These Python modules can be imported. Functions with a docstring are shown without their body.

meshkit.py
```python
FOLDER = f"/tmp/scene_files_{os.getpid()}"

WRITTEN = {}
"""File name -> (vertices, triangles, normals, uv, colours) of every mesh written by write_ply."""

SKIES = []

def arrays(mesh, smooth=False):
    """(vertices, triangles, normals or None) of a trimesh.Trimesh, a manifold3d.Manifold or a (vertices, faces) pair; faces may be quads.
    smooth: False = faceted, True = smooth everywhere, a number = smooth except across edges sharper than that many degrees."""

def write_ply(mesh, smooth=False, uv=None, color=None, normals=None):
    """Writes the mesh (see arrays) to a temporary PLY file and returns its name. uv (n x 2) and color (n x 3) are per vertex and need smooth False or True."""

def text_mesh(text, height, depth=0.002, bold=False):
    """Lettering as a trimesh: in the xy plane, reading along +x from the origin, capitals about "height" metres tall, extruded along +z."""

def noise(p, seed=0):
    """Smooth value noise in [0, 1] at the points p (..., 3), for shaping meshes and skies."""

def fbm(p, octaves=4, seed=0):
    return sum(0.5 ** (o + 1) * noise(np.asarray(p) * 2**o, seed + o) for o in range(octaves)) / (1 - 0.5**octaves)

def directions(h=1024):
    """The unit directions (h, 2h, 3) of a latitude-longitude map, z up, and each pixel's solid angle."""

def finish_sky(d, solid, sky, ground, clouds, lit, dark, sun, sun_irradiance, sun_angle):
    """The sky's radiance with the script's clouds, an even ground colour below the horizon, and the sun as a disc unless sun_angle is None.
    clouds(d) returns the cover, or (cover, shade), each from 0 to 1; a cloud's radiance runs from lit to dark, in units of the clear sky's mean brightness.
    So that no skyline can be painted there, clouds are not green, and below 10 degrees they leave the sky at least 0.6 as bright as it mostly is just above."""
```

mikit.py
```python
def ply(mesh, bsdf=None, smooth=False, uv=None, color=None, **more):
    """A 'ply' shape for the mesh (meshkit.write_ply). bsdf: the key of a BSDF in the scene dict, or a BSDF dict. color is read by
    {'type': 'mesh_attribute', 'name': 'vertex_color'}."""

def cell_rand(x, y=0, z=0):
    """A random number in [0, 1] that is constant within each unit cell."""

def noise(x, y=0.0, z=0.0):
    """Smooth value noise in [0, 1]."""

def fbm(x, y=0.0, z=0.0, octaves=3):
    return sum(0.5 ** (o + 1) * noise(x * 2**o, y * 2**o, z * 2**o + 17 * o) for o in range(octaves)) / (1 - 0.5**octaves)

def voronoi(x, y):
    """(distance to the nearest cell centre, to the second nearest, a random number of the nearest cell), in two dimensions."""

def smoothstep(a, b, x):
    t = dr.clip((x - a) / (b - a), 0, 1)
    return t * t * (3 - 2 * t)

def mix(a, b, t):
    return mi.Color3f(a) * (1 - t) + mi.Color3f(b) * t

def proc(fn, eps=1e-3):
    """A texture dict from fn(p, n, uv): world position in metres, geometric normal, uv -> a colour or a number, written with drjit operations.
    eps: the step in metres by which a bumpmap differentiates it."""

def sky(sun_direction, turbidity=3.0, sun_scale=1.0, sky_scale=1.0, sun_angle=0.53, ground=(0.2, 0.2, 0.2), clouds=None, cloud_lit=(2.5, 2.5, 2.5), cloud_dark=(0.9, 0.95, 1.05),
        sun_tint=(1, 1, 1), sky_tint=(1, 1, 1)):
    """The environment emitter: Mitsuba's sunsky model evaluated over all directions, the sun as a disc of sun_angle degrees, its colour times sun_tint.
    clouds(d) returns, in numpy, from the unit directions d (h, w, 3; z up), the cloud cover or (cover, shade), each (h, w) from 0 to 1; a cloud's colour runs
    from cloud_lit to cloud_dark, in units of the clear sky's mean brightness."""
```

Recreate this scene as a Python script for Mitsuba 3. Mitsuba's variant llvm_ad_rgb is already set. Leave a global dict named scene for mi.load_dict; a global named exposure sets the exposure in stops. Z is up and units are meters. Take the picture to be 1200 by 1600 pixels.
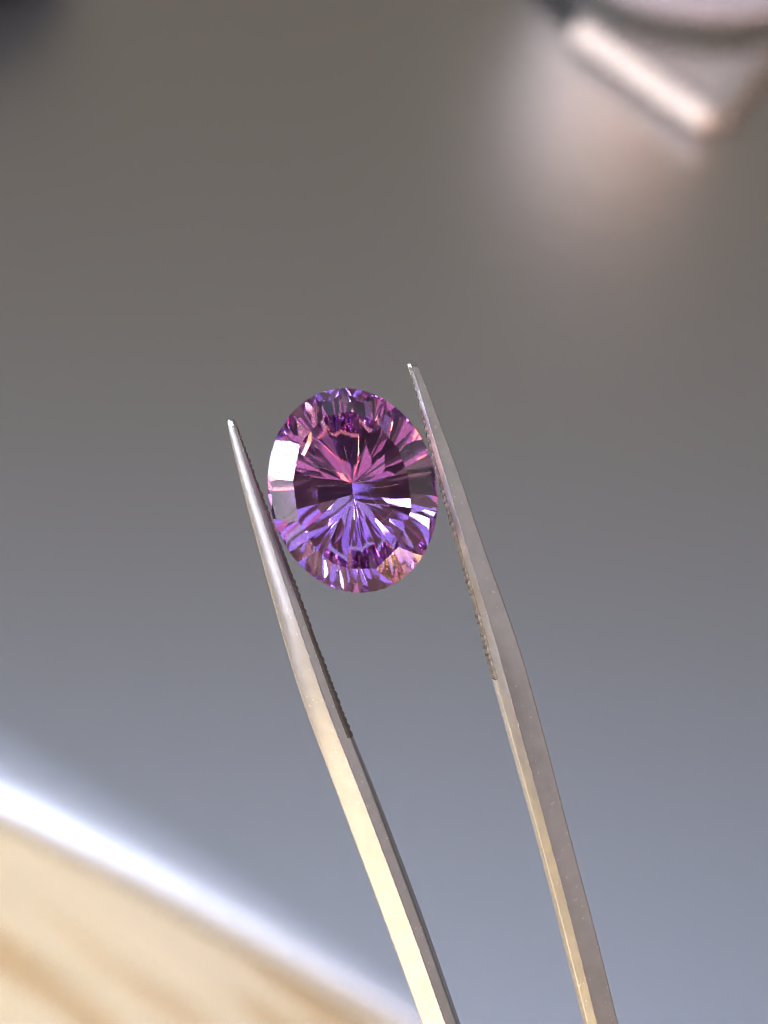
import math, random
import numpy as np, trimesh, mitsuba as mi, drjit as dr, mikit
from mikit import proc, noise, fbm, smoothstep, mix
from scipy.spatial import HalfspaceIntersection
import meshkit

T = mi.ScalarTransform4f
rng = np.random.default_rng(7)
scene, labels = {}, {}

# ------------------------------------------------------------------ camera
PITCH = math.radians(50)
C = np.array([0.0, 0.0, 0.290])
F = np.array([0, math.cos(PITCH), -math.sin(PITCH)])
U = np.array([1.0, 0, 0])
V = np.array([0, math.sin(PITCH), math.cos(PITCH)])
FOV = 26.0
FOCUS = 0.080
TX = math.tan(math.radians(FOV / 2))
MM = 1e-3
scene['camera'] = {'type': 'thinlens', 'fov': FOV, 'fov_axis': 'x', 'aperture_radius': 0.00085, 'focus_distance': FOCUS,
                   'near_clip': 0.005, 'far_clip': 20.0,
                   'to_world': T().look_at(origin=C.tolist(), target=(C + F).tolist(), up=V.tolist())}
exposure = 0.0


def ground(px, py, z=0.0):
    """The point at height z that the photograph (1200 x 1600) shows at px, py."""
    d = F + U * (px - 600) / 600 * TX + V * (800 - py) / 600 * TX
    return C + d * (z - C[2]) / d[2]


def lit_panel(key, label, category, centre, target, w, h, radiance, bars=(), rails=(), bar=0.02, group=None):
    """An unseen light panel facing the target, for a window or added fill: one emitting pane and, in front of it, a lattice frame.
    bars: x of the upright bars, rails: y of the level ones, bar: their width."""
    m = np.array(T().look_at(origin=list(centre), target=list(target), up=[0, 0.01, 1]).matrix, float)

    def put(mesh):
        return trimesh.Trimesh(np.asarray(mesh.vertices) @ m[:3, :3].T + m[:3, 3], mesh.faces, process=False)

    x, y = w / 2, h / 2
    quad = trimesh.Trimesh([(-x, -y, 0), (x, -y, 0), (x, y, 0), (-x, y, 0)], [(0, 1, 2), (0, 2, 3)], process=False)
    framed = len(bars) + len(rails) > 0
    scene[key + ('__pane' if framed else '')] = mikit.ply(put(quad), {'type': 'diffuse', 'reflectance': {'type': 'rgb', 'value': 0.5}},
                                                          emitter={'type': 'area', 'radiance': {'type': 'rgb', 'value': list(radiance)}})
    labels[key] = {'label': label, 'category': category}
    if group:
        labels[key]['group'] = group
    if framed:
        from shapely.geometry import box
        from shapely.ops import unary_union
        rect = box(-x - 0.02, -y - 0.02, x + 0.02, y + 0.02).difference(box(-x + 0.01, -y + 0.01, x - 0.01, y - 0.01))
        shape = unary_union([rect] + [box(b - bar / 2, -y, b + bar / 2, y) for b in bars] + [box(-x, r - bar / 2, x, r + bar / 2) for r in rails])
        fr = trimesh.creation.extrude_polygon(shape, 0.01, engine='earcut')
        fr.apply_translation([0, 0, 0.004])
        fr = put(fr)
        if fr.volume < 0:
            fr.invert()
        scene[key + '__frame'] = mikit.ply(fr, 'frame_paint')


# ------------------------------------------------------------------ light
scene['room_light'] = {'type': 'constant', 'radiance': {'type': 'rgb', 'value': [0.212, 0.177, 0.126]}}
scene['frame_paint'] = {'type': 'diffuse', 'reflectance': {'type': 'rgb', 'value': [0.22, 0.20, 0.18]}}
lit_panel('window', 'small bright casement window left of the desk, lowest sash lit by the sky', 'window', (-1.3, 0.03, 0.76), (0, 0, 0.22), 0.50, 0.36, (12.0, 13.0, 15.0), rails=(0.015,), bar=0.034)
lit_panel('window_001', 'unseen lower pane of the left window, placed to whiten the tweezer arm', 'window', (-1.3, -0.27, 0.50), (0, 0, 0.22), 0.92, 0.30, (2.7, 2.65, 3.1))  # lower pane of the window light, unseen, whitens the left arm
lit_panel('window_002', 'unseen upper pane high on the left, added to brighten the lid rim', 'window', (-1.3, 0.02, 1.34), (0, 0, 0.22), 0.55, 0.52, (10.0, 11.4, 14.5))  # added pane out of view for the white band on the lid rim
lit_panel('warm_fill', 'unseen pale yellow light panel behind on the left, added for the tweezer arm', 'warm_fill', (-1.2, -1.34, 0.26), (0, 0, 0.22), 0.72, 0.52, (3.5, 2.7, 1.75))  # added warm panel, unseen, for the cream reflection on the left arm
lit_panel('sky_fill', 'large pale blue light panel overhead, added for the lid reflection', 'sky_fill', (0.0, 0.78, 1.95), (0.0, 0.70, 0), 2.6, 1.15, (0.26, 0.405, 0.63))  # added blue panel, unseen, for the cool gradient on the lid
lit_panel('sky_fill_001', 'small blue light panel with crossed beams overhead, added for the gemstone', 'sky_fill', (-0.65, -1.26, 1.95), (-0.65, -1.24, 0), 1.3, 0.9, (0.34, 0.38, 1.10),
          bars=(0.15,), rails=(0.05,), bar=0.13)  # added blue panel; its beams break up the reflection in the gem
lit_panel('sky_fill_002', 'deep blue light panel with beams overhead, added for the gemstone', 'sky_fill', (0.0, -0.28, 1.95), (0.0, -0.27, 0), 2.4, 0.85, (0.19, 0.23, 0.80),
          bars=(-0.72, -0.24, 0.24, 0.72), rails=(-0.05,), bar=0.20)  # added blue panel for the lower gem, beams give streaks
for i, (x, y) in enumerate(((-0.12, -0.42), (0.60, -0.05), (0.03, 0.35))):
    lit_panel('white_fill' + (f'_{i:03d}' if i else ''), ('left', 'right', 'far middle')[i] + ' white panel overhead, unseen and added for flashes in the gemstone', 'light panel', (x, y, 1.9), (-x, y + 0.02, 0), 0.34, 0.20, (6.0, 6.4, 8.0), group='added white panels over the desk')  # added white panels, unseen, for bright flashes in the gem
lit_panel('warm_fill_001', 'terracotta slatted light panel behind on the right, added for the gemstone', 'warm_fill', (0.45, -1.45, 1.05), (0.45, 0, 1.05), 2.3, 2.1, (0.46, 0.10, 0.23),
          bars=(-0.75, -0.4, 0.0, 0.3, 0.75), rails=(-0.3, 0.35), bar=0.09)  # added pink panel for the upper gem, slats give streaks
lit_panel('dim_fill', 'pale dim light panel on the right, added for the tweezer arm', 'fill_panel', (1.4, -0.10, 0.85), (0, 0, 0.3), 1.2, 0.9, (0.25, 0.235, 0.22))  # added dim panel, unseen, to lift the right arm
lit_panel('orange_fill', 'small orange glow panel behind, added for flashes in the gemstone', 'lamp shade', (0.15, -1.25, 0.42), (0, 0, 0.22), 0.30, 0.30, (4.6, 1.15, 0.40))  # added orange glow, unseen, for red flashes in the gem
lit_panel('orange_fill_001', 'unseen amber glow panel at the near right, added to tint a gem facet', 'lamp shade', (0.62, -0.66, 0.11), (0, 0, 0.22), 0.42, 0.22, (14.0, 6.6, 2.0))  # added amber glow, unseen, mirrored by a lower right facet
scene['added_lamp'] = {'type': 'spot', 'intensity': {'type': 'rgb', 'value': [4.6, 4.0, 3.1]}, 'cutoff_angle': 30.0, 'beam_width': 16.0,
                 'to_world': T().look_at(origin=[-0.35, -0.5, 1.0], target=[-0.52, -0.10, 0], up=[0, 0, 1])}  # added spot in place of sunlight on the wood

scene['added_lamp_001'] = {'type': 'spot', 'intensity': {'type': 'rgb', 'value': [2.9, 2.55, 2.1]}, 'cutoff_angle': 12.0, 'beam_width': 7.0,
                     'to_world': T().look_at(origin=[-0.25, -0.55, 0.75], target=(ground(1000, -10) + [0, 0.02, 0.03]).tolist(), up=[0, 0, 1])}  # added spot that brightens the stand and its reflection

scene['added_lamp_002'] = {'type': 'spot', 'intensity': {'type': 'rgb', 'value': [15.0, 4.4, 1.1]}, 'cutoff_angle': 19.0, 'beam_width': 12.0,
                     'to_world': T().look_at(origin=[-0.85, -0.45, 0.80], target=[-0.92, -0.50, -0.01], up=[0, 1, 0])}  # added amber spot on the desk for the stripe on the right arm

# ------------------------------------------------------------------ materials


def wood_color(p, n, uv):
    a, b = p.x * 0.80 + p.y * -0.60, p.x * 0.60 + p.y * 0.80
    w = fbm(a * 16, b * 170 + 3 * noise(a * 9, b * 30), 0, 3)
    fine = noise(a * 60, b * 900, 2)
    c = mix([0.75, 0.65, 0.43], [0.60, 0.45, 0.24], smoothstep(0.38, 0.60, w))
    return c * (0.92 + 0.16 * fine)


def steel_color(p, n, uv):
    w = fbm(p.x * 1400, p.y * 1400, p.z * 1400, 3)
    spot = smoothstep(0.84, 0.95, noise(p.x * 6500, p.y * 6500, p.z * 6500))
    return mi.Color3f(0.555, 0.558, 0.570) * (0.86 + 0.28 * w) * (1 + 0.35 * spot)


def steel_bump(p, n, uv):
    return fbm(p.x * 9000, p.y * 9000, p.z * 9000, 2)


scene['wood'] = {'type': 'principled', 'base_color': proc(wood_color), 'roughness': 0.45, 'specular': 0.5}
scene['lid_metal'] = {'type': 'principled', 'base_color': {'type': 'rgb', 'value': [0.565, 0.565, 0.575]}, 'metallic': 1.0, 'roughness': 0.37}
scene['steel'] = {'type': 'bumpmap', 'scale': 5e-6, 'arbitrary': proc(steel_bump, eps=2e-5),
                  'bsdf': {'type': 'principled', 'base_color': proc(steel_color), 'metallic': 1.0, 'roughness': 0.27}}
scene['jaw_steel'] = {'type': 'principled', 'base_color': {'type': 'rgb', 'value': [0.22, 0.21, 0.20]}, 'metallic': 1.0, 'roughness': 0.42}  # dark: shade of the inner face and groove dirt put into the colour
scene['black_plastic'] = {'type': 'principled', 'base_color': {'type': 'rgb', 'value': [0.010, 0.009, 0.009]}, 'roughness': 0.6, 'specular': 0.2}
scene['white_plastic'] = {'type': 'principled', 'base_color': {'type': 'rgb', 'value': [0.87, 0.82, 0.79]}, 'roughness': 0.4}
scene['beige_plastic'] = {'type': 'principled', 'base_color': {'type': 'rgb', 'value': [0.80, 0.73, 0.67]}, 'roughness': 0.5}
scene['sand_plastic'] = {'type': 'principled', 'base_color': {'type': 'rgb', 'value': [0.36, 0.32, 0.30]}, 'roughness': 0.5}
scene['dish_glaze'] = {'type': 'principled', 'base_color': {'type': 'rgb', 'value': [0.40, 0.37, 0.40]}, 'roughness': 0.4}
scene['added_phone_glass'] = {'type': 'principled', 'base_color': {'type': 'rgb', 'value': [0.05, 0.035, 0.06]}, 'roughness': 0.3}
scene['taupe_plastic'] = {'type': 'principled', 'base_color': {'type': 'rgb', 'value': [0.24, 0.22, 0.20]}, 'roughness': 0.5}
scene['grey_plastic'] = {'type': 'principled', 'base_color': {'type': 'rgb', 'value': [0.06, 0.065, 0.06]}, 'roughness': 0.5}
GEM_MEDIUM = {'type': 'homogeneous', 'albedo': {'type': 'rgb', 'value': 0.0},
              'scale': 90.0, 'sigma_t': {'type': 'rgb', 'value': [0.34, 1.0, 0.14]}}
scene['gem_medium'] = GEM_MEDIUM
scene['needle_white'] = {'type': 'diffuse', 'reflectance': {'type': 'rgb', 'value': [0.75, 0.7, 0.75]}}
scene['gem_glass'] = {'type': 'dielectric', 'int_ior': 1.765, 'ext_ior': 1.0}

# ------------------------------------------------------------------ setting
# wooden desk
ZD = -0.0075
d = trimesh.creation.box([3.0, 2.4, 0.03])
d.apply_translation([0, 0.4, ZD - 0.015])
scene['desk'] = mikit.ply(d, 'wood')
labels['desk'] = {'kind': 'structure', 'label': 'pale wooden desk top with blurred streaky grain at the lower left', 'category': 'desk'}

# grey metal lid with a rounded rim
pts = [(-900, 850), (-450, 1058), (-200, 1178), (0, 1272), (100, 1321), (200, 1371), (350, 1450), (550, 1562), (700, 1650), (900, 1775)]
edge = np.array([ground(x, y + 16 + 0.02 * max(x, 0), -0.006)[:2] for x, y in pts])
t = np.r_[0, np.cumsum(np.linalg.norm(np.diff(edge, axis=0), axis=1))]
from scipy.interpolate import CubicSpline, UnivariateSpline
s = np.linspace(0, t[-1], 60)
edge = np.stack([CubicSpline(t, edge[:, k])(s) for k in (0, 1)], 1)
d0, d1 = edge[0] - edge[1], edge[-1] - edge[-2]
d0, d1 = d0 / np.linalg.norm(d0), d1 / np.linalg.norm(d1)
a, b = edge[0] + d0 * 0.25, edge[-1] + d1 * 0.45
nrm = np.array([-(b - a)[1], (b - a)[0]])
nrm /= np.linalg.norm(nrm)
if nrm[1] < 0:
    nrm = -nrm
loop = np.vstack([a, edge, b, b + nrm * 0.95, a + nrm * 0.95])


def offset_loop(loop, r):
    e = np.roll(loop, -1, 0) - loop
    e /= np.linalg.norm(e, axis=1, keepdims=True)
    n1 = np.stack([-e[:, 1], e[:, 0]], 1)      # inward for a counter-clockwise loop
    n0 = np.roll(n1, 1, 0)
    m = n0 + n1
    r = np.broadcast_to(r, (len(loop), 1))
    return loop + r * m / (np.sum(m * n1, 1, keepdims=True))


if np.sum(loop[:, 0] * np.roll(loop[:, 1], -1) - np.roll(loop[:, 0], -1) * loop[:, 1]) < 0:
    loop = loop[::-1]
wide = np.clip((loop @ np.array([1.0, 0.0]) + 0.11) / 0.13, 0, 1)
R_IN, R_H = 0.021 - 0.016 * wide[:, None], 0.006
rings, n = [], len(loop)
for th in np.linspace(0, math.pi / 2, 14):
    o = offset_loop(loop, R_IN * (1 - math.sin(th)))
    rings.append(np.c_[o, np.full(n, -R_H * (1 - math.cos(th)))])
v = np.vstack(rings)
f = [[k * n + i, (k + 1) * n + i, (k + 1) * n + (i + 1) % n, k * n + (i + 1) % n] for k in range(len(rings) - 1) for i in range(n)]
f = [q for a_, b_, c_, d_ in f for q in ((a_, b_, c_), (a_, c_, d_))]
from shapely.geometry import Polygon
tv, tf = trimesh.creation.triangulate_polygon(Polygon(rings[0][:, :2]), engine='earcut')
lid = trimesh.util.concatenate([trimesh.Trimesh(v, f, process=False), trimesh.Trimesh(np.c_[tv, np.zeros(len(tv))], tf, process=False)])
lid.merge_vertices(digits_vertex=7)
lid.fix_normals()
if lid.face_normals[np.argmax(lid.triangles_center[:, 2])][2] < 0:
    lid.invert()
scene['metal_lid'] = mikit.ply(lid, 'lid_metal', smooth=25)
labels['metal_lid'] = {'label': 'smooth grey satin metal lid with a rounded bright rim lying on the wooden desk', 'category': 'lid'}

# ------------------------------------------------------------------ helpers for meshes


def tube_mesh(path, radii, sides=20, round_ends=True):
    """A tube along the path with rounded ends."""
    path = np.asarray(path, float)
    radii = np.broadcast_to(np.asarray(radii, float), (len(path),)).copy()
    if round_ends:
        p, r = [], []
        t0 = (path[0] - path[1]) / np.linalg.norm(path[0] - path[1])
        t1 = (path[-1] - path[-2]) / np.linalg.norm(path[-1] - path[-2])
        for a in np.linspace(88, 15, 5):
            p.append(path[0] + t0 * radii[0] * math.sin(math.radians(a)))
            r.append(radii[0] * math.cos(math.radians(a)))
        p += list(path)
        r += list(radii)
        for a in np.linspace(15, 88, 5):
            p.append(path[-1] + t1 * radii[-1] * math.sin(math.radians(a)))
            r.append(radii[-1] * math.cos(math.radians(a)))
        path, radii = np.array(p), np.array(r)
    t = np.gradient(path, axis=0)
    t /= np.linalg.norm(t, axis=1, keepdims=True)
    ref = np.array([0, 0, 1.0]) if abs(t[:, 2]).max() < 0.9 else np.array([1.0, 0, 0])
    a = np.cross(t, ref)
    a /= np.linalg.norm(a, axis=1, keepdims=True)
    b = np.cross(t, a)
    ang = np.arange(sides) * 2 * math.pi / sides
    v = (path[:, None] + radii[:, None, None] * (np.cos(ang)[None, :, None] * a[:, None] + np.sin(ang)[None, :, None] * b[:, None])).reshape(-1, 3)
    f = []
    for i in range(len(path) - 1):
        for j in range(sides):
            k = (j + 1) % sides
            f += [(i * sides + j, i * sides + k, (i + 1) * sides + k), (i * sides + j, (i + 1) * sides + k, (i + 1) * sides + j)]
    m = len(v)
    v = np.vstack([v, path[0], path[-1]])
    for j in range(sides):
        k = (j + 1) % sides
        f += [(m, k, j), (m + 1, (len(path) - 1) * sides + j, (len(path) - 1) * sides + k)]
    mesh = trimesh.Trimesh(v, f, process=False)
    mesh.fix_normals()
    return mesh


# ------------------------------------------------------------------ gemstone
SCALE = 32.5                                  # photograph pixels per millimetre at the gem
GC = C + FOCUS * F + U * (551 - 600) / SCALE * MM + V * (800 - 766.5) / SCALE * MM


def gem_to_world(p):
    p = np.asarray(p, float) * MM
    return GC + p[:, :1] * U + p[:, 1:2] * V - p[:, 2:3] * F


GA, GB, ROT = 4.95, 4.03, math.radians(13)    # semi-axes in mm, lean of the long axis


def support(phi):
    """Distance of the girdle's tangent with the normal at angle phi."""
    q = phi - (math.pi / 2 + ROT)
    return math.sqrt((GA * math.cos(q)) ** 2 + (GB * math.sin(q)) ** 2)


def girdle_point(phi):
    """The girdle's point seen from the centre at angle phi, and the outward normal there."""
    q = phi - (math.pi / 2 + ROT)
    r = 1 / math.hypot(math.cos(q) / GA, math.sin(q) / GB)
    n = np.array([math.cos(q) / GA ** 2, math.sin(q) / GB ** 2])
    n /= np.linalg.norm(n)
    c, s_ = math.cos(math.pi / 2 + ROT), math.sin(math.pi / 2 + ROT)
    return r * np.array([math.cos(phi), math.sin(phi)]), np.array([c * n[0] - s_ * n[1], s_ * n[0] + c * n[1]])


KEEL = 0.50 * np.array([-math.sin(math.radians(9)), math.cos(math.radians(9))])
ZT, DEPTH, GIRD, PSEED, HOLLOW = 1.00, 3.60, 0.07, 9, 0.0095
table_px = [(300, 398), (260, 610), (290, 838), (400, 1012), (490, 1085), (590, 1117), (742, 1116), (870, 990), (945, 772),
            (925, 570), (868, 420), (738, 262), (600, 205), (452, 232), (362, 318)]
table = np.array([((x - 603) / 3.75 / SCALE, (662 - y) / 3.75 / SCALE) for x, y in table_px])
half, kinds = [], []


def plane(nx, ny, nz, px, py, pz, kind):
    nn = np.array([nx, ny, nz]) / math.sqrt(nx * nx + ny * ny + nz * nz)
    half.append([*nn, -float(nn @ [px, py, pz])])
    kinds.append(kind)


plane(0, 0, 1, 0, 0, ZT, 'table_facet')
for i in range(len(table)):
    p, q = table[i], table[(i + 1) % len(table)]
    e = (q - p) / np.linalg.norm(q - p)
    o = np.array([e[1], -e[0]])
    if o @ (p + q) < 0:
        o = -o
    phi = math.atan2(o[1], o[0])
    run = support(phi) - o @ p                  # how far out the girdle lies from this table edge
    rise = ZT - GIRD
    plane(o[0] * rise, o[1] * rise, run, p[0], p[1], ZT, 'crown_facet')
    # break facet with its point near the table corner p
    phi = math.atan2(p[1], p[0])
    g, o2 = girdle_point(phi)
    run = o2 @ (g - p) - 0.07
    rise = ZT - 0.02 - GIRD - 0.03
    plane(o2[0] * rise, o2[1] * rise, run, g[0], g[1], GIRD + 0.03, 'crown_facet')
for k in range(160):
    phi = k * 2 * math.pi / 160
    plane(math.cos(phi), math.sin(phi), 0, math.cos(phi) * support(phi), math.sin(phi) * support(phi), 0, 'girdle')
NP = 18
rp = np.random.default_rng(PSEED)
for k in range(NP):
    phi = (k + 0.35 + 0.10 * rp.standard_normal()) * 2 * math.pi / NP
    dd = DEPTH * (1 + 0.012 * rp.standard_normal())
    o = np.array([math.cos(phi), math.sin(phi)])
    run = support(phi) - abs(o @ KEEL)
    plane(o[0] * dd, o[1] * dd, -run, o[0] * support(phi), o[1] * support(phi), -GIRD, 'pavilion')
half = np.array(half)
hs = HalfspaceIntersection(half, np.array([0, 0, -0.2]))
V3 = np.unique(np.round(hs.intersections, 5), axis=0)
facets = []
for h, kind in zip(half, kinds):
    idx = np.nonzero(np.abs(V3 @ h[:3] + h[3]) < 4e-5)[0]
    if len(idx) < 3:
        continue
    c = V3[idx].mean(0)
    x = np.cross(h[:3], [0.31, 0.52, 0.79])
    x /= np.linalg.norm(x)
    y = np.cross(h[:3], x)
    r = V3[idx] - c
    order = idx[np.argsort(np.arctan2(r @ y, r @ x))]
    facets.append((kind, order, h[:3]))


def facet_mesh(group):
    fs = []
    for order in group:
        fs += [(order[0], order[i], order[i + 1]) for i in range(1, len(order) - 1)]
    fs = np.array(fs)
    used, inv = np.unique(fs, return_inverse=True)
    v = gem_to_world(V3[used])
    return trimesh.Trimesh(v, inv.reshape(-1, 3), process=False)


# outward winding in world space
flip = np.linalg.det(np.stack([U, V, -F])) < 0
labels['gemstone'] = {'label': 'faceted oval violet and pink gemstone held between the tweezer tips', 'category': 'gemstone'}


def gem_part(name, group):
    m = facet_mesh(group)
    if flip:
        m.invert()
    key, i = f'gemstone__{name}', 0
    while key in scene:
        i += 1
        key = f'gemstone__{name}_{i:03d}'
    scene[key] = mikit.ply(m, 'gem_glass', interior={'type': 'ref', 'id': 'gem_medium'})


for kind in ('table_facet', 'crown_facet', 'girdle'):
    group = [o for k, o, h in facets if k == kind]
    if kind == 'crown_facet':
        for o in group:
            gem_part(kind, [o])
    else:
        gem_part(kind, group)


def concave_sector(order, normal, depth):
    """One pavilion sector, hollowed along its length."""
    P = V3[order]
    top = P[:, 2] > P[:, 2].min() * 0.45                # the vertices along the girdle
    n = len(P)
    start = next(i for i in range(n) if top[i] and not top[i - 1])
    P, top = np.roll(P, -start, 0), np.roll(top, -start)
    outer, inner = P[top], P[~top]
    inner = inner[::-1]                                   # from the first outer vertex's side to the last one's
    L = np.r_[0, np.cumsum(np.linalg.norm(np.diff(outer, axis=0), axis=1))]
    M = np.r_[0, np.cumsum(np.linalg.norm(np.diff(inner, axis=0), axis=1))]
    fo = L / L[-1]
    fi = M / M[-1] if len(inner) > 1 else np.array([0.5])
    f = np.unique(np.r_[fo, fi])
    out = np.stack([np.interp(f, fo, outer[:, c]) for c in range(3)], 1)
    inn = np.stack([np.interp(f, fi, inner[:, c]) for c in range(3)], 1)
    rows = np.r_[0, np.linspace(0.03, 0.9, 24), 0.93, 0.96, 0.98, 1]
    grid = []
    for r in rows:
        p = inn * (1 - r) + out * r
        p = p - normal * (depth * L[-1] * r ** 0.65 * (1 - r ** 8) * (1 - (2 * f[:, None] - 1) ** 2))
        grid.append(p)
    m = len(f)
    v = gem_to_world(np.array(grid).reshape(-1, 3))
    q = []
    for i in range(len(rows) - 1):
        for j in range(m - 1):
            a, b, c, d = i * m + j, i * m + j + 1, (i + 1) * m + j + 1, (i + 1) * m + j
            q += [(a, b, c), (a, c, d)]
    mesh = trimesh.Trimesh(v, q, process=False)
    area = mesh.area_faces > 1e-16
    mesh.update_faces(area)
    want = normal[0] * U + normal[1] * V - normal[2] * F
    if np.sum(mesh.face_normals @ want) < 0:
        mesh.invert()
    return mesh


for k, o, h in facets:
    if k == 'pavilion':
        key, i = 'gemstone__pavilion_facet', 0
        while key in scene:
            i += 1
            key = f'gemstone__pavilion_facet_{i:03d}'
        scene[key] = mikit.ply(concave_sector(o, h, HOLLOW), 'gem_glass', smooth=True, interior={'type': 'ref', 'id': 'gem_medium'})

rn = np.random.default_rng(11)
for i, (x0, y0, x1, y1, z) in enumerate(((0.2, 0.35, 1.9, 0.75, 0.2), (0.5, 0.1, 2.2, 0.3, 0.1), (0.3, 0.5, 1.2, -0.7, 0.0), (0.9, 0.6, 1.5, 1.4, 0.3), (-1.9, 1.2, -0.6, 0.9, 0.1), (-0.4, 2.1, -0.2, 0.9, 0.2), (1.2, -1.6, 2.0, -0.9, 0.2))):
    line = gem_to_world(np.array([[x0, y0, z], [(x0 + x1) / 2 + 0.06, (y0 + y1) / 2 - 0.05, z + 0.05], [x1, y1, z - 0.1]]))
    scene['gemstone__needle' + (f'_{i:03d}' if i else '')] = mikit.ply(tube_mesh(line, 0.011 * MM, sides=6), 'needle_white', smooth=True)

# ------------------------------------------------------------------ tweezers
# (outer edge x, inner edge x) against y, measured in the plane of the gem
left = [(655, 357, 366), (660, 355.5, 369), (672, 356.5, 373), (700, 363, 383), (734, 371, 396), (771, 381, 409), (801, 389, 422), (842, 400, 437),
        (900, 416, 459), (959, 432, 480), (1018, 448.5, 502), (1071, 464, 521), (1117, 480, 538), (1151, 493, 551), (1200, 512, 572),
        (1265, 536, 597), (1334, 562, 623), (1460, 609, 670), (1600, 660, 718), (1800, 728, 790), (2200, 850, 925), (2800, 1015, 1100), (3600, 1200, 1290)]
right = [(564, 647, 638), (570, 652, 635.5), (580, 656, 638), (614, 670, 648), (647, 682.5, 657), (689, 698, 667), (724, 712, 677), (771, 728, 689),
         (818, 743.5, 702), (850, 753, 712), (900, 772, 725), (970, 798, 745), (1020, 815, 758), (1060, 826, 768), (1125, 844, 787),
         (1182, 859, 803), (1250, 876, 822), (1360, 905, 852), (1469, 934, 880), (1600, 966, 913), (1800, 1015, 961), (2200, 1110, 1050), (2800, 1235, 1150), (3600, 1370, 1290)]
labels['tweezers'] = {'label': 'pair of brushed steel tweezers with fine serrated tips gripping the gemstone', 'category': 'tweezers'}


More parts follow.
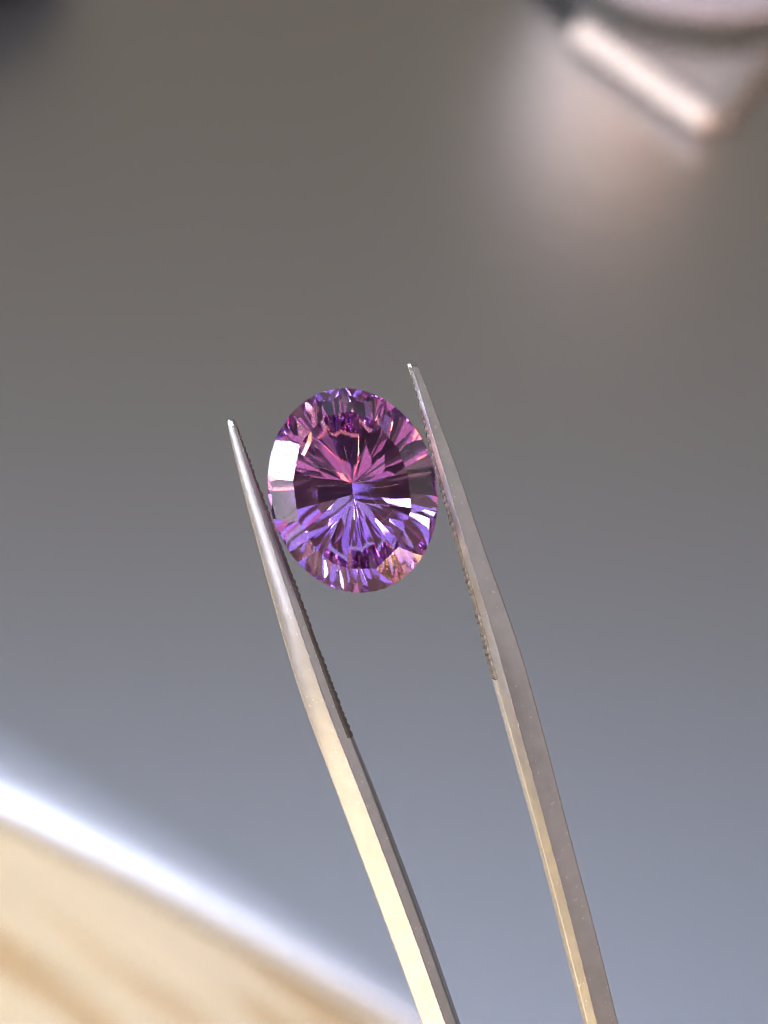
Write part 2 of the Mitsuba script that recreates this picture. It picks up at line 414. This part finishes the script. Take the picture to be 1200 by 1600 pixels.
def build_arm(key, rows, teeth_from, teeth_to, pitch, amp, seed, crisp):
    rows = np.array(rows, float)
    r = np.random.default_rng(seed)
    yy, xo, xi = rows.T
    from scipy.interpolate import PchipInterpolator
    fo, fi = PchipInterpolator(yy, xo), PchipInterpolator(yy, xi)
    from scipy.ndimage import gaussian_filter1d
    yl = np.arange(yy[0], yy[-1] + 1.0)
    soft = np.clip((yl - yy[0]) / 120, 0, 1)

    def smooth(fn):
        v0 = fn(yl)
        return PchipInterpolator(yl, v0 * (1 - soft) + gaussian_filter1d(v0, 45, mode='nearest') * soft)

    fo, fi = smooth(fo), smooth(fi)
    Y = np.unique(np.r_[np.linspace(yy[0], yy[0] + 20, 24), np.arange(yy[0] + 20, teeth_to + 30, 1.0), np.linspace(teeth_to + 30, 1620, 90), np.linspace(1640, yy[-1], 40)])
    # tooth phase with uneven pitch
    step = pitch * (1 + 0.22 * r.standard_normal(4000))
    knots = teeth_from + np.cumsum(np.abs(step))
    height = amp * (0.35 + 0.9 * r.random(4001))
    k = np.searchsorted(knots, Y)
    lo = np.where(k > 0, knots[np.maximum(k - 1, 0)], teeth_from)
    ph = (Y - lo) / (knots[k] - lo)
    tooth = height[k] * (1 - np.abs(2 * np.clip(ph, 0, 1) - 1)) ** 0.8
    tooth = np.where((Y > teeth_from) & (Y < teeth_to), tooth - 0.5 * amp, 0.0)
    O, I = fo(Y), fi(Y)
    W = I - O                                       # signed towards the inner side
    wid = np.abs(W)
    sg = np.sign(W[len(W) // 2])
    fac = np.clip((Y - yy[0] - 120) / 620, 0, 1)    # rounder tip, faceted shank
    fac = crisp + (1 - crisp) * fac * fac * (3 - 2 * fac)
    tip = np.clip((Y - yy[0]) / 10, 0, 1) ** 0.5
    depth = np.minimum(wid * 0.5 * (0.8 + 0.15 * fac), 22) * (0.35 + 0.65 * tip)
    # cross-section: s runs from the outer (0) to the inner side (1), d towards the camera
    flat = np.array([(0.0, -0.25), (0.0, 0.05), (0.03, 0.16), (0.63, 0.935), (0.64, 0.94), (0.65, 0.935), (0.885, 0.45), (0.915, 0.41), (0.94, 0.22), (1.0, -0.9), (0.94, -1.0), (0.1, -1.0), (0.04, -0.85)])
    # finer section: resample both shapes with the same counts per span
    m = 6
    spans = len(flat)
    S, D, SR, DR = [], [], [], []
    angs = np.radians(np.array([200, 178, 168, 92, 86, 80, 38, 30, 22, -50, -62, -118, -135]))
    angs = np.unwrap(angs)
    for i in range(spans):
        a, b = flat[i], flat[(i + 1) % spans]
        aa, bb = angs[i], angs[(i + 1) % spans]
        while bb > aa:
            bb -= 2 * math.pi
        for j in range(m):
            t = j / m
            S.append(a[0] * (1 - t) + b[0] * t)
            D.append(a[1] * (1 - t) + b[1] * t)
            q = aa * (1 - t) + bb * t
            SR.append(0.5 + 0.5 * math.cos(q))
            DR.append(math.sin(q))
    S, D, SR, DR = map(np.array, (S, D, SR, DR))
    inner_w = np.clip((S - 0.84) / 0.085, 0, 1) * (D < 0.6)          # which section points carry the teeth
    n = len(S)
    vs = []
    for i, y in enumerate(Y):
        s = S * fac[i] + SR * (1 - fac[i])
        dd = D * fac[i] + DR * (1 - fac[i])
        # the inner side is flat along the jaw
        x = O[i] + s * W[i] + sg * tooth[i] * inner_w
        vs.append(np.stack([x, np.full(n, y), dd * depth[i]], 1))
    v = np.array(vs).reshape(-1, 3)
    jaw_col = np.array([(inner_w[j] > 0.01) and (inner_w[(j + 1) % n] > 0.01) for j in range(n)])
    faces = {False: [], True: []}
    for i in range(len(Y) - 1):
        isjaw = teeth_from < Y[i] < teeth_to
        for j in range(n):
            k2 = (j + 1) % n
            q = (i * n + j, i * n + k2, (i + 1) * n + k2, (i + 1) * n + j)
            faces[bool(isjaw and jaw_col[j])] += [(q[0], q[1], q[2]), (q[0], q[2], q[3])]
    for i, sgn in ((0, 1), (len(Y) - 1, -1)):
        c = len(v)
        v = np.vstack([v, v[i * n:(i + 1) * n].mean(0) + [0, -1.2 * sgn, 0]])
        for j in range(n):
            t3 = (c, i * n + (j + 1) % n, i * n + j)
            faces[False].append(t3 if sgn > 0 else t3[::-1])
    px = v
    world = C + FOCUS * F + ((px[:, :1] - 600) * U + (800 - px[:, 1:2]) * V - px[:, 2:3] * F) / SCALE * MM
    whole = trimesh.Trimesh(world, np.array(faces[False] + faces[True]), process=False)
    if whole.volume < 0:
        for b in faces:
            faces[b] = [t[::-1] for t in faces[b]]
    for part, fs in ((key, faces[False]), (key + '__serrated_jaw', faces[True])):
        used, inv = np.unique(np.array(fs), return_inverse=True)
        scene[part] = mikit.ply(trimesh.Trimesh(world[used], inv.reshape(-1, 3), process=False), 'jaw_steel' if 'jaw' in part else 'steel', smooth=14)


build_arm('tweezers__arm', left, 664, 1152, 10.5, 2.5, 3, 0.72)
build_arm('tweezers__arm_001', right, 585, 1062, 12.0, 2.6, 5, 0.88)

# ------------------------------------------------------------------ things behind, out of focus
# black canister at the top left corner
c = ground(-132, -96, 0.0)
prof = [(0, 0), (0.041, 0), (0.0445, 0.0012), (0.046, 0.005), (0.046, 0.026), (0.043, 0.031), (0.036, 0.033), (0, 0.033)]
b = trimesh.creation.revolve(np.array(prof), sections=72)
b.apply_translation([c[0], c[1], 0.0004])
if b.volume < 0:
    b.invert()
scene['black_canister'] = mikit.ply(b, 'black_plastic', smooth=40)
labels['black_canister'] = {'label': 'black round canister cut off by the top left corner of the photo', 'category': 'canister'}

# stand at the top right: dark ring on pale feet, white dish, plus an unseen white body added for the lid glow
labels['dish_stand'] = {'label': 'blurred white dish in a dark ring on pale beige feet at the top right', 'category': 'stand'}


def bar_mesh(p, q, wide, high, r=0.0012):
    """A square-ended bar with eased edges from p to q."""
    import manifold3d as m3
    p, q = np.asarray(p), np.asarray(q)
    ax = (q - p) / np.linalg.norm(q - p)
    side = np.cross([0, 0, 1.0], ax)
    side /= np.linalg.norm(side)
    up = np.cross(ax, side)
    L = np.linalg.norm(q - p)
    ball = m3.Manifold.sphere(r, 16)
    bits = [ball.translate((x, y, z)) for x in (r, L - r) for y in (-wide / 2 + r, wide / 2 - r) for z in (-high / 2 + r, high / 2 - r)]
    hull = m3.Manifold.batch_hull(bits).to_mesh()
    v = np.asarray(hull.vert_properties)[:, :3]
    return trimesh.Trimesh(p + v[:, :1] * ax + v[:, 1:2] * side + v[:, 2:3] * up, np.asarray(hull.tri_verts), process=False)


zr = 0.0052
scene['dish_stand__foot'] = mikit.ply(bar_mesh(ground(900, 44, zr), ground(1108, 192, zr), 0.0064, 0.0060, 0.0026), 'beige_plastic', smooth=30)
scene['dish_stand__foot_001'] = mikit.ply(bar_mesh(ground(1122, 188, zr - 0.003), ground(1222, 44, zr - 0.003), 0.006, 0.006), 'taupe_plastic', smooth=30)
corners = [ground(x, y, 0.0)[:2] for x, y in ((896, 40), (1112, 200), (1225, 40), (1150, -60), (980, -60))]
plate = trimesh.creation.extrude_polygon(Polygon(corners).buffer(-0.0015).buffer(0.001), 0.0025, engine='earcut')
plate.apply_translation([0, 0, 0.0004])
scene['dish_stand__base'] = mikit.ply(plate, 'sand_plastic', smooth=30)
zg = 0.0062
cc = ground(1082, -150, zg)
rad_x, rad_y = 0.056, np.linalg.norm(ground(1082, 62, zg) - cc)
ang = np.linspace(0, 2 * math.pi, 97)[:-1]
ring = np.array([[cc[0] + rad_x * math.cos(a), cc[1] + rad_y * math.sin(a), zg] for a in np.r_[ang, ang[:2]]])
scene['dish_stand__ring'] = mikit.ply(tube_mesh(ring, 0.0030, round_ends=False), 'grey_plastic', smooth=True)
prof = [(0, 0.0125), (0.80, 0.0125), (0.93, 0.015), (0.95, 0.018), (0.93, 0.0195), (0.85, 0.018), (0, 0.017)]
prof = trimesh.creation.revolve(np.array(prof), sections=64)
prof.vertices = prof.vertices * [rad_x, rad_y, 1] + [cc[0], cc[1], zg - 0.013]
if prof.volume < 0:
    prof.invert()
scene['dish_stand__dish'] = mikit.ply(prof, 'dish_glaze', smooth=40)
c = ground(1000, 14, 0.0) + np.array([0, 0.036, 0])
glow_body = trimesh.creation.revolve(np.array([(0, 0.018), (0.022, 0.018), (0.026, 0.020), (0.033, 0.080), (0.0315, 0.081), (0.025, 0.023), (0, 0.022)]), sections=64)
glow_body.apply_translation([c[0], c[1], 0])
if glow_body.volume < 0:
    glow_body.invert()
scene['dish_stand__glow_body'] = mikit.ply(glow_body, 'white_plastic', smooth=40)  # unseen, added so its reflection makes the glow in the lid

# dark slab added behind the camera, unseen, shaped to darken reflections in the stone
import manifold3d as m3
ball = m3.Manifold.sphere(0.0035, 20)
hull = m3.Manifold.batch_hull([ball.translate((x, y, z)) for x in (-0.009, 0.124) for y in (-0.046, 0.012) for z in (0.0, 0.002)]).to_mesh()
v = np.asarray(hull.vert_properties)[:, :3] - [0, 0, 0.0125]
body = trimesh.Trimesh(C + v[:, :1] * U + v[:, 1:2] * V - -v[:, 2:3] * F, np.asarray(hull.tri_verts), process=False)
if body.volume < 0:
    body.invert()
scene['added_phone'] = mikit.ply(body, 'added_phone_glass', smooth=30)
labels['added_phone'] = {'label': 'dark slab added behind the camera, unseen, to darken the gemstone', 'category': 'added_phone'}
